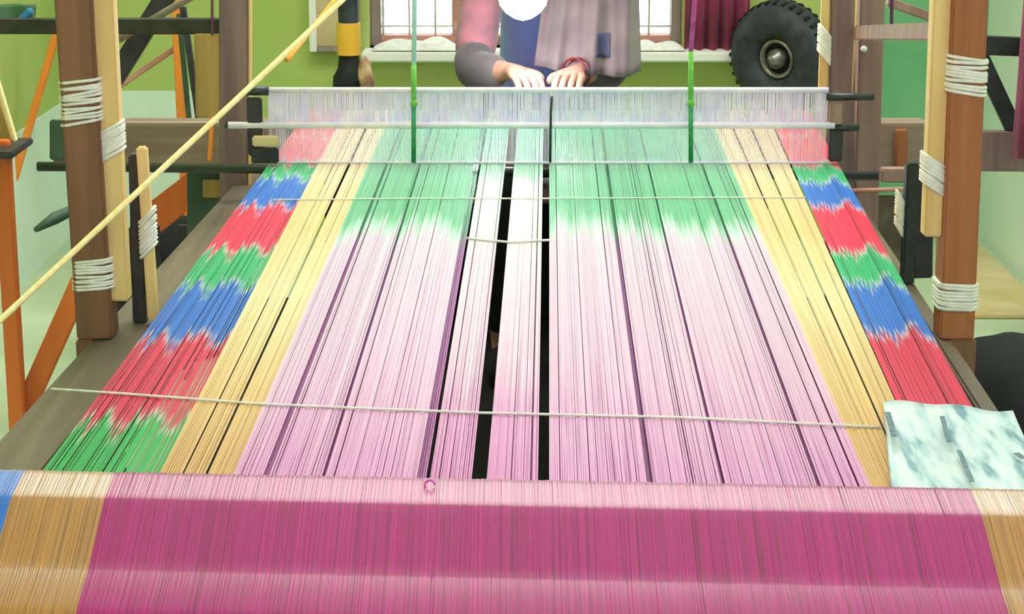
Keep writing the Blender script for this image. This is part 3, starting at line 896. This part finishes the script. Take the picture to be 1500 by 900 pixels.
ld.energy, ld.color, ld.shadow_soft_size = 4.0, (0.92, 0.95, 1.0), 0.05
lo = bpy.data.objects.new('bulb_light', ld)
C.objects.link(lo)
lo.parent = bulb
lo.location = (0, 0.0, -0.13)

# ------------------------------------------------------------------ the weaver
person = thing('person', 'weaver in blue top and taupe shawl leaning forearms on the loom', 'person', (P(800, 200, 5.45).x, 5.45, 0.0))

def skinned(name, nodes, edges, mat, parent, levels=2, root=0):
    """nodes: list of (Vector, (rx, ry))"""
    off = Vector(person.location)
    me = bpy.data.meshes.new(name)
    me.from_pydata([tuple(Vector(n[0]) - off) for n in nodes], edges, [])
    o = bpy.data.objects.new(name, me)
    C.objects.link(o)
    o.parent = parent
    md = o.modifiers.new('skin', 'SKIN')
    md.use_smooth_shade = True
    md.branch_smoothing = 0.6
    if not me.skin_vertices:
        with bpy.context.temp_override(object=o, active_object=o):
            bpy.ops.mesh.customdata_skin_add()
    for i, sv in enumerate(me.skin_vertices[0].data):
        r = nodes[i][1]
        sv.radius = r if isinstance(r, tuple) else (r, r)
        sv.use_root = (i == root)
    o.modifiers.new('sub', 'SUBSURF').levels = levels
    o.modifiers['sub'].render_levels = levels
    me.materials.append(mat)
    return o

el = P(692, 106, 5.08); er = P(892, 106, 5.10)
hl = P(745, 104, 4.98); hr = P(846, 106, 4.98)
sl = Vector((P(716, 0, 5.35).x, 5.36, el.z + 0.30)); sr = Vector((P(896, 0, 5.35).x, 5.36, er.z + 0.30))
cx = (sl.x + sr.x) / 2
chest_z = el.z + 0.22
SEAT = 0.52
nodes = [
    (Vector((cx, 5.62, SEAT + 0.10)), (0.135, 0.11)),    # 0 pelvis
    (Vector((cx, 5.58, SEAT + 0.26)), (0.12, 0.10)),     # 1 waist
    (Vector((cx, 5.47, chest_z - 0.02)), (0.135, 0.11)), # 2 chest
    (Vector((cx, 5.40, sl.z + 0.02)), (0.10, 0.075)),    # 3 collar
    (Vector((cx, 5.35, sl.z + 0.08)), 0.05),             # 4 neck
    (Vector((cx, 5.31, sl.z + 0.14)), 0.055),            # 5 jaw
    (Vector((cx, 5.27, sl.z + 0.22)), 0.082),            # 6 head
    (Vector((cx, 5.29, sl.z + 0.29)), 0.07),             # 7 crown
    (sl, 0.056), (sl.lerp(el, 0.5) + Vector((-0.008, 0, 0)), 0.047), (el, 0.042), (el.lerp(hl, 0.35), 0.042), (el.lerp(hl, 0.85), 0.028), (hl, 0.026),  # 8-13
    (sr, 0.056), (sr.lerp(er, 0.5) + Vector((0.008, 0, 0)), 0.047), (er, 0.042), (er.lerp(hr, 0.35), 0.042), (er.lerp(hr, 0.85), 0.028), (hr, 0.026),  # 14-19
    (Vector((cx - 0.10, 5.58, SEAT + 0.08)), 0.085), (Vector((cx - 0.13, 5.22, SEAT + 0.06)), 0.06), (Vector((cx - 0.13, 5.20, SEAT - 0.16)), 0.05), (Vector((cx - 0.12, 5.24, 0.07)), 0.035), (Vector((cx - 0.13, 5.10, 0.035)), 0.03),  # 20-24
    (Vector((cx + 0.10, 5.58, SEAT + 0.08)), 0.085), (Vector((cx + 0.13, 5.22, SEAT + 0.06)), 0.06), (Vector((cx + 0.13, 5.20, SEAT - 0.16)), 0.05), (Vector((cx + 0.12, 5.24, 0.07)), 0.035), (Vector((cx + 0.13, 5.10, 0.035)), 0.03),  # 25-29
]
edges = [(0, 1), (1, 2), (2, 3), (3, 4), (4, 5), (5, 6), (6, 7), (3, 8), (8, 9), (9, 10), (10, 11), (11, 12), (12, 13),
         (3, 14), (14, 15), (15, 16), (16, 17), (17, 18), (18, 19), (0, 20), (20, 21), (21, 22), (22, 23), (23, 24), (0, 25), (25, 26), (26, 27), (27, 28), (28, 29)]
# fingers: own chains rooted in each palm
def hand(base, fwd, side, up, mirror):
    """adds palm and five fingers to the skeleton"""
    global nodes, edges
    b = nodes.index(base)
    h = base[0]
    palm = h + fwd * 0.040
    pi = len(nodes); nodes.append((palm, (0.036, 0.020))); edges.append((b, pi))
    kn = []
    for k, (off, L) in enumerate(((0.030, 0.064), (0.010, 0.075), (-0.010, 0.069), (-0.028, 0.054))):
        r0 = palm + fwd * 0.034 + side * off
        p1 = r0 + fwd * L * 0.45 - up * 0.006
        p2 = r0 + fwd * L * 0.75 - up * 0.022
        p3 = r0 + fwd * L * 0.85 - up * 0.042
        i = len(nodes)
        nodes += [(r0, 0.0105), (p1, 0.0095), (p2, 0.0088), (p3, 0.0075)]
        edges += [(pi, i), (i, i + 1), (i + 1, i + 2), (i + 2, i + 3)]
    t0 = palm - fwd * 0.01 + side * 0.034
    i = len(nodes)
    nodes += [(t0, 0.012), (t0 + fwd * 0.028 + side * 0.018 - up * 0.006, 0.0105), (t0 + fwd * 0.052 + side * 0.018 - up * 0.016, 0.0085)]
    edges += [(pi, i), (i, i + 1), (i + 1, i + 2)]
up = Vector((0, 0, 1))
f = (hl - el).normalized(); fl = Vector((f.x * 0.75, f.y - 0.3, 0.0)).normalized(); s = fl.cross(up).normalized()
hand(nodes[13], fl, -s, up, 1)
f = (hr - er).normalized(); frr = Vector((f.x * 0.6, f.y - 0.5, -0.02)).normalized(); s = frr.cross(up).normalized()
hand(nodes[19], frr, s, up, -1)
body = skinned('body', nodes, edges, M['skin'], person)

# head details (above the frame) and clothes
hd = Vector((cx, 5.27, sl.z + 0.215))
mbn = MB().lathe(hd + Vector((0, -0.078, -0.03)), (0, -0.35, 1), [(0, 0.0), (0.004, 0.016), (0.014, 0.014), (0.04, 0.008), (0.05, 0.0)], 10)
mbn.build('nose', M['skin'], person, smooth=True)
for s_ in (-1, 1):
    MB().lathe(hd + Vector((s_ * 0.03, -0.066, 0.012)), (0, -1, 0), [(0, 0.013), (0.006, 0.011), (0.010, 0.005), (0.011, 0)], 10).build('eye', M['eye'], person, smooth=True)
    MB().lathe(hd + Vector((s_ * 0.03, -0.076, 0.012)), (0, -1, 0), [(0, 0.006), (0.002, 0.005), (0.003, 0)], 8).build('iris', M['hair'], person, smooth=True)
    MB().lathe(hd + Vector((s_ * 0.078, 0.005, 0.0)), (s_, 0, 0), [(0, 0.02), (0.008, 0.026), (0.014, 0.02), (0.014, 0.008), (0.008, 0)], 12).build('ear', M['skin'], person, smooth=True)
MB().tube([hd + Vector((-0.024, -0.068, -0.055)), hd + Vector((0, -0.076, -0.056)), hd + Vector((0.024, -0.068, -0.055))], [0.004, 0.008, 0.004], 8).build('mouth', M['lip'], person, smooth=True)
hm = MB()
def hair_fn(u, v):
    th, ph = u * 2 * math.pi, v * math.pi * 0.56
    r = 0.093
    back = 0.5 + 0.5 * math.sin(th)
    ph *= 0.62 + 0.5 * back
    return hd + Vector((r * math.sin(ph) * math.cos(th), 0.02 + 1.05 * r * math.sin(ph) * math.sin(th), 0.02 + 1.12 * r * math.cos(ph)))
hm.grid(hair_fn, 28, 10)
hm.build('hair', M['hair'], person, smooth=True, solid=0.01)
skinned('shirt', [(nodes[0][0] + Vector((0, 0, -0.02)), (0.155, 0.13)), (nodes[1][0], (0.145, 0.125)), (nodes[2][0] + Vector((0, -0.005, -0.01)), (0.155, 0.13)), (nodes[3][0] + Vector((0, 0, -0.025)), (0.105, 0.085)),
                  (sl + Vector((0.005, 0, -0.005)), 0.068), (sl.lerp(el, 0.3), 0.062), (sr + Vector((-0.005, 0, -0.005)), 0.068), (sr.lerp(er, 0.3), 0.062)],
        [(0, 1), (1, 2), (2, 3), (3, 4), (4, 5), (3, 6), (6, 7)], M['shirt'], person)
skinned('sleeve', [(sl.lerp(el, 0.12) + Vector((0.004, 0, 0)), 0.066), (sl.lerp(el, 0.5), 0.060), (sl.lerp(el, 0.95), 0.056)], [(0, 1), (1, 2)], M['sleeve'], person)
M['cuff'] = mottled('grey_sleeve', srgb(62, 54, 62), srgb(88, 78, 80), 8, 0.85, sheen=0.2, bump=0.05)
skinned('lower_sleeve', [(sl.lerp(el, 0.80), 0.060), (el, 0.060), (el.lerp(hl, 0.4), 0.054), (el.lerp(hl, 0.9), 0.038)], [(0, 1), (1, 2), (2, 3)], M['cuff'], person)
skinned('lower_sleeve', [(sr.lerp(er, 0.5), 0.060), (er, 0.062), (er.lerp(hr, 0.4), 0.054), (er.lerp(hr, 0.8), 0.038)], [(0, 1), (1, 2), (2, 3)], M['cuff'], person)
skinned('trousers', [(nodes[0][0] + Vector((0, 0, -0.01)), (0.15, 0.125)), (nodes[20][0], 0.095), (nodes[21][0], 0.072), (nodes[22][0], 0.06), (nodes[23][0] + Vector((0, 0, 0.04)), 0.048),
                     (nodes[25][0], 0.095), (nodes[26][0], 0.072), (nodes[27][0], 0.06), (nodes[28][0] + Vector((0, 0, 0.04)), 0.048)],
        [(0, 1), (1, 2), (2, 3), (3, 4), (0, 5), (5, 6), (6, 7), (7, 8)], M['black_cloth'], person)
# taupe shawl: folds falling from the right-hand shoulder over the upper arm
def shawl_fn(u, v):
    # u across from the chest to the outer arm, v down from the shoulder
    x = cx - 0.005 + (sr.x + 0.072 - cx) * u
    x += 0.05 * (1 - u) * (v - 0.2) * -1.0
    topz, botz = sr.z + 0.05, er.z - 0.002 + 0.03 * (1 - u)
    z = topz + (botz - topz) * v
    yc = 5.27 - 0.25 * v - 0.05 * math.sin(u * math.pi)
    edge = max(0.0, (u - 0.8) / 0.2)
    y = yc + 0.13 * edge ** 2 - 0.012 * math.cos(u * 21 + 2.5 * v) - 0.008 * math.sin(u * 37 + 1)
    return (x, y, z)
MB().grid(shawl_fn, 40, 16).build('shawl', M['drape'], person, smooth=True, solid=0.004)
a = P(855, 86, 5.02)
pp = shawl_fn(0.6, 0.8)
MB().grid(lambda u, v: Vector(shawl_fn(0.55 + 0.12 * u, 0.72 + 0.16 * v)) + Vector((0, -0.006, 0)), 6, 6).build('dark_patch', M['navy'], person, smooth=True, solid=0.002)
for t in (0.96, 1.12):
    c_ = er.lerp(hr, t)
    d_ = (hr - er).normalized()
    ring = []
    s1 = d_.cross(up).normalized(); s2 = d_.cross(s1)
    for k in range(15):
        an = 2 * math.pi * k / 14
        ring.append(c_ + (s1 * math.cos(an) + s2 * math.sin(an)) * 0.034)
    MB().tube(ring, 0.003, 6, cap=False).build('bangle', M['bangle'], person, smooth=True)

for i_ in (23, 28):
    skinned('shoe', [(nodes[i_][0] + Vector((0, 0.01, -0.01)), 0.05), (nodes[i_][0].lerp(nodes[i_ + 1][0], 0.6), 0.046), (nodes[i_ + 1][0] + Vector((0, -0.02, 0)), 0.036)], [(0, 1), (1, 2)], M['black_cloth'], person)

bench = thing('bench', 'plain wooden weaving bench under the seated weaver', 'bench', (cx, 5.62, 0))
MB().box((cx - 0.4, 5.48, SEAT - 0.10), (cx + 0.4, 5.78, SEAT - 0.055)).build('seat', M['grey_x'], bench, bevel=0.005)
MB().box((cx - 0.64, 5.80, 0.0), (cx + 0.64, 5.825, SEAT - 0.02)).build('shade_board', M['black_cloth'], bench, bevel=0.003)  # dark board added as a shaded backing behind the warp slits
for sx_ in (-0.36, 0.36):
    for y_ in (5.52, 5.75):
        MB().box((cx + sx_ - 0.025, y_ - 0.025, 0), (cx + sx_ + 0.025, y_ + 0.025, SEAT - 0.10)).build('leg', M['brown'], bench, bevel=0.003)

# ------------------------------------------------------------------ black and yellow post, tyre
YP = 6.3
kp = YP / FPX
c0 = P(511, 60, YP)
zz = lambda y: P(511, y, YP).z
pole = thing('striped_post', 'black round post with a wide yellow band left of the window', 'post', (c0.x, YP, 0))
MB().lathe((c0.x, YP, 0), (0, 0, 1), [(0, 0), (0, 0.07), (0.03, 0.07), (0.06, 0.035), (zz(128) - 0.1, 0.04), (zz(126), 25 * kp), (zz(112), 24 * kp), (zz(100), 17 * kp), (zz(79), 14.5 * kp)], 24).build('foot', M['rubber_deep'], pole, smooth=True)
MB().lathe((c0.x, YP, zz(80)), (0, 0, 1), [(0, 0.0), (0, 17.5 * kp), (zz(33) - zz(80), 17.5 * kp), (zz(33) - zz(80), 0.0)], 24).build('yellow_band', M['yellow'], pole, smooth=False)
MB().lathe((c0.x, YP, zz(34)), (0, 0, 1), [(0, 15 * kp), (1.6, 15 * kp), (1.6, 0)], 24).build('shaft', M['rubber'], pole, smooth=True)
rnd = random.Random(3)
def bundle_fn(u, v):
    an = u * 2 * math.pi
    zc = [zz(126), zz(112), zz(98), zz(86), zz(78)]
    rr = [9, 11, 10, 8, 2]
    k = min(int(v * 4), 3); f_ = v * 4 - k
    z = zc[k] + (zc[k + 1] - zc[k]) * f_
    r = (rr[k] + (rr[k + 1] - rr[k]) * f_) * kp * (1 + 0.12 * math.sin(3 * an + 9 * v))
    return (P(538, 100, YP - 0.05).x - 3 * kp * v + r * math.cos(an), YP - 0.08 + r * math.sin(an), z)
M['bundle'] = mottled('mixed_yarn_scraps', srgb(120, 50, 56), srgb(226, 200, 150), 22, 0.8, bump=0.3)
o = MB().grid(bundle_fn, 16, 12).build('yarn_bundle', M['bundle'], None, smooth=True, loc=P(538, 100, YP - 0.08))
tag(o, 'small bundle of cream and maroon yarn hung beside the black post', 'yarn')

YT = 6.75
ct = P(1145, 84, YT)
ty = thing('scooter_tyre', 'black scooter tyre with a steel hub hung on the green wall', 'tyre', ct)
ax = Vector((-0.66, -0.75, -0.10)).normalized()
R, r = 0.192, 0.066
prof = []
for k in range(17):
    an = math.pi * 2 * k / 16
    prof.append((r * 0.95 * math.sin(an), R - r + r * math.cos(an)))
MB().lathe(ct, ax, prof, 44).build('tyre', M['rubber'], ty, smooth=True)
tr = MB()
for k in range(36):
    an = 2 * math.pi * k / 36
    h = ax.cross(Vector((0, 0, 1))).normalized(); g = ax.cross(h)
    d = h * math.cos(an) + g * math.sin(an)
    tg = ax.cross(d)
    for s_ in (-1, 1):
        tr.beam(ct + d * (R - 0.004) + ax * (0.012 * s_) , ct + d * (R - 0.010) + ax * (0.036 * s_), 0.012, 0.008, tg)
o = tr.build('tread_block', M['rubber_deep'], ty); o['kind'] = 'stuff'
MB().lathe(ct, ax, [(-0.03, 0.075), (-0.03, 0.082), (0.03, 0.082), (0.034, 0.074), (0.028, 0.064), (0.012, 0.06), (0.012, 0.03)], 32).build('rim', M['rubber_deep'], ty, smooth=True)
MB().lathe(ct, ax, [(0.0, 0.0), (0.0, 0.034), (0.04, 0.032), (0.046, 0.02), (0.058, 0.016), (0.06, 0)], 24).build('hub', M['steel'], ty, smooth=True)
h = ax.cross(Vector((0, 0, 1))).normalized(); g = ax.cross(h)
MB().lathe(ct, ax, [(0.02, 0.050), (0.032, 0.054), (0.036, 0.062), (0.028, 0.068), (0.02, 0.066)], 32).build('rim_ring', M['steel'], ty, smooth=True)
MB().tube([ct + Vector((0, 0.25, 0.13)), ct + Vector((0, -0.02, 0.13)), ct + Vector((0, -0.03, 0.15))], 0.007, 8).build('wall_hook', M['steel'], ty, smooth=True)

# ------------------------------------------------------------------ left background: orange stands, cloths
fr_ = thing('orange_stand', 'thin orange painted stand with slanting legs against the left green wall', 'stand', (P(160, 200, 6.2).x, 6.2, 0))
YO = 6.3
def leg_(a, b, w, mat, name='leg', Y=YO):
    return MB().beam(P(*a, Y), P(*b, Y), w * Y / FPX, 0.03).build(name, mat, fr_, bevel=0.003)
def down(a, b, Y):
    """extend the line a-b to the floor"""
    A, B = P(*a, Y), P(*b, Y)
    d = (B - A)
    return A + d * ((0.0 - A.z) / d.z)
MB().beam(P(84, 44, YO), down((84, 44), (42, 190), YO), 10 * YO / FPX, 0.03).build('leg', M['orange'], fr_, bevel=0.003)
MB().beam(P(256, -30, YO), down((256, -30), (266, 170), YO), 13 * YO / FPX, 0.03).build('leg', M['orange'], fr_, bevel=0.003)
MB().beam(P(80, 48, YO + 0.02), P(262, 46, YO + 0.02), 8 * YO / FPX, 0.03, (0, 0, 1)).build('cross_bar', M['orange'], fr_, bevel=0.003)
MB().beam(P(170, 130, YO + 0.03), P(258, 70, YO + 0.03), 8 * YO / FPX, 0.02, (0, 0, 1)).build('brace', M['pink_wood'], fr_, bevel=0.003)
tp = thing('tripod', 'dark slim iron prop leaning beside the orange stand', 'prop', (P(280, 200, 6.1).x, 6.1, 0))
MB().beam(P(268, 10, 6.1), down((268, 10), (290, 165), 6.1), 9 * 6.1 / FPX, 0.025).build('leg', M['dark'], tp, bevel=0.002)
MB().beam(P(262, 20, 6.15), down((262, 20), (276, 165), 6.15), 7 * 6.1 / FPX, 0.02).build('leg', M['teal_paint'], tp, bevel=0.002)

# orange folding chair at the far left edge
YC = 4.55
ch = thing('folding_chair', 'worn orange wooden folding chair at the left edge beside the loom', 'chair', (P(15, 600, YC).x, YC, 0))
a1 = down((4, 205), (28, 640), YC)
MB().beam(P(2, 205, YC), a1, 24 * YC / FPX, 0.035).build('leg', M['orange_dark'], ch, bevel=0.003)
b1 = P(125, 400, YC + 0.03)
d1 = P(28, 618, YC + 0.03)
MB().beam(d1, b1, 32 * YC / FPX, 0.03).build('leg', M['orange_dark'], ch, bevel=0.003)
MB().beam(P(-60, 218, YC), P(34, 217, YC), 10 * YC / FPX, 0.2, (0, 0, 1)).build('seat', M['dark'], ch, bevel=0.003)
MB().beam(P(-18, 70, YC + 0.05), P(23, 207, YC + 0.05), 5 * YC / FPX, 0.02).build('back_stile', M['rope'], ch, bevel=0.002)
MB().beam(P(-24, 110, YC + 0.08), P(8, 212, YC + 0.08), 24 * YC / FPX, 0.015).build('backrest', M['olive'], ch, bevel=0.002)
a2 = down((-60, 205), (-70, 640), YC)
MB().beam(P(-60, 212, YC), a2, 24 * YC / FPX, 0.035).build('leg', M['orange_dark'], ch, bevel=0.003)

# rust-orange board behind the slim left posts
o = MB().hexa([P(222, 352, 5.2), P(272, 312, 5.2), P(272, 312, 5.22), P(222, 352, 5.22), P(214, 300, 5.2), P(277, 252, 5.2), P(277, 252, 5.22), P(214, 300, 5.22)])
rb = thing('rust_panel', 'rust orange slanting panel on legs behind the slim left posts', 'panel', (P(250, 350, 5.21).x, 5.21, 0))
o.build('panel', M['orange_dark'], rb, bevel=0.003)
for px in (228, 268):
    a = P(px, 330, 5.21)
    MB().box((a.x - 0.012, 5.20, 0), (a.x + 0.012, 5.22, a.z)).build('leg', M['dark'], rb)

# cloth thrown on the upper left beam
def cloth_l(u, v):
    a = P(-20 + 74 * u, 44 - 38 * v, 4.94)
    return a + Vector((0, -0.01 * math.sin(u * 9) - 0.02 * (1 - v), 0))
o = MB().grid(cloth_l, 16, 8).build('green_cloth', M['dark_green_cloth'], None, smooth=True, solid=0.006, loc=P(16, 30, 4.94))
tag(o, 'dark green cloth thrown over the beam in the upper left corner', 'cloth')
o = MB().beam(P(14, 45, 4.92), P(46, 14, 4.92), 0.016, 0.02).build('blue_rag', M['blue_cloth'], None, bevel=0.004, loc=P(30, 30, 4.92))
tag(o, 'bright blue strip of cloth tied round the upper left beam', 'cloth')

# black sheet added to darken the floor under the loom
def shade_sheet_fn(u, v):
    return (-0.80 + 1.85 * u, 1.2 + 4.9 * v, 0.004 + 0.003 * math.sin(13 * u + 5 * v) * math.sin(11 * v))
o = MB().grid(shade_sheet_fn, 20, 40).build('shade_sheet', M['black_cloth'], None, smooth=True, solid=0.002, loc=(0, 3.6, 0.002))
tag(o, 'black sheet added for the shade on the floor beneath the loom', 'shade_sheet')

# dark mounds on the floor; the left one is added for shade
def mound(name, px, py, Y, rx, ry, rz, mat, label, seed):
    c_ = P(px, py, Y)
    rnd = random.Random(seed)
    ph = [rnd.uniform(0, 6) for _ in range(4)]
    def fn(u, v):
        th, p_ = u * 2 * math.pi, v * math.pi
        k = 1 + 0.08 * math.sin(3 * th + ph[0]) + 0.06 * math.sin(5 * th + 4 * p_ + ph[1])
        z = 1.25 * rz * (0.6 + math.cos(p_))
        return (c_.x + rx * k * math.sin(p_) ** 0.7 * math.cos(th), Y + ry * k * math.sin(p_) ** 0.7 * math.sin(th), max(0.0, z))
    o = MB().grid(fn, 28, 18).build(name, mat, None, smooth=True, loc=(c_.x, Y, 0))
    return tag(o, label, 'mound')
mound('dark_mound', 252, 380, 5.5, 0.19, 0.16, 0.19, M['black_cloth'], 'black mound added for the shade below the left slim posts', 1)
mound('dark_mound', 1490, 560, 4.1, 0.17, 0.3, 0.2, M['black_cloth'], 'black mound on the floor at the right edge', 2)
a, b_ = G(1415, 356), G(1620, 356)
c_, d_ = G(1400, 468), G(1620, 468)
o = MB().hexa([c_, d_, b_, a, c_ + Vector((0, 0, 0.012)), d_ + Vector((0, 0, 0.012)), b_ + Vector((0, 0, 0.012)), a + Vector((0, 0, 0.012))])
o.v = [Vector((min(v.x, WALL_X1 - 0.02), v.y, v.z)) for v in o.v]
o = o.build('floor_mat', M['tan_mat'], None, bevel=0.004, loc=c_)
tag(o, 'tan straw mat on the floor beyond the right loom post', 'mat')

# ------------------------------------------------------------------ right edge: side frame and rose cloth
sf = thing('side_frame', 'dark timber frame with a diagonal strut behind the right loom post', 'frame', (P(1465, 200, 5.6).x, 5.6, 0))
YS = 5.6
MB().beam(P(1438, 66, YS), P(1540, 70, YS), 27 * YS / FPX, 0.04, (0, 0, 1)).build('rail', M['black'], sf, bevel=0.003)
MB().beam(P(1436, 84, YS + 0.01), P(1490, 200, YS + 0.01), 24 * YS / FPX, 0.03).build('strut', M['black'], sf, bevel=0.003)
MB().beam(P(1400, 220, YS), P(1540, 222, YS), 58 * YS / FPX, 0.05, (0, 0, 1)).build('rail', M['mauve'], sf, bevel=0.003)
a = P(1570, 100, YS + 0.05)
MB().box((a.x - 0.03, YS + 0.03, 0), (a.x + 0.03, YS + 0.09, 1.7)).build('post', M['dark'], sf, bevel=0.003)
def rose(u, v):
    a = P(1480 + 70 * u, 234, 5.45)
    return (a.x + 0.015 * v, 5.45 - 0.016 * math.cos(u * 15), a.z + 0.9 * v)
o = MB().grid(rose, 30, 6).build('rose_cloth', M['rose_cloth'], None, smooth=True, solid=0.003, loc=P(1500, 234, 5.45))
tag(o, 'rose pink cloth hanging at the right edge of the loom room', 'cloth')
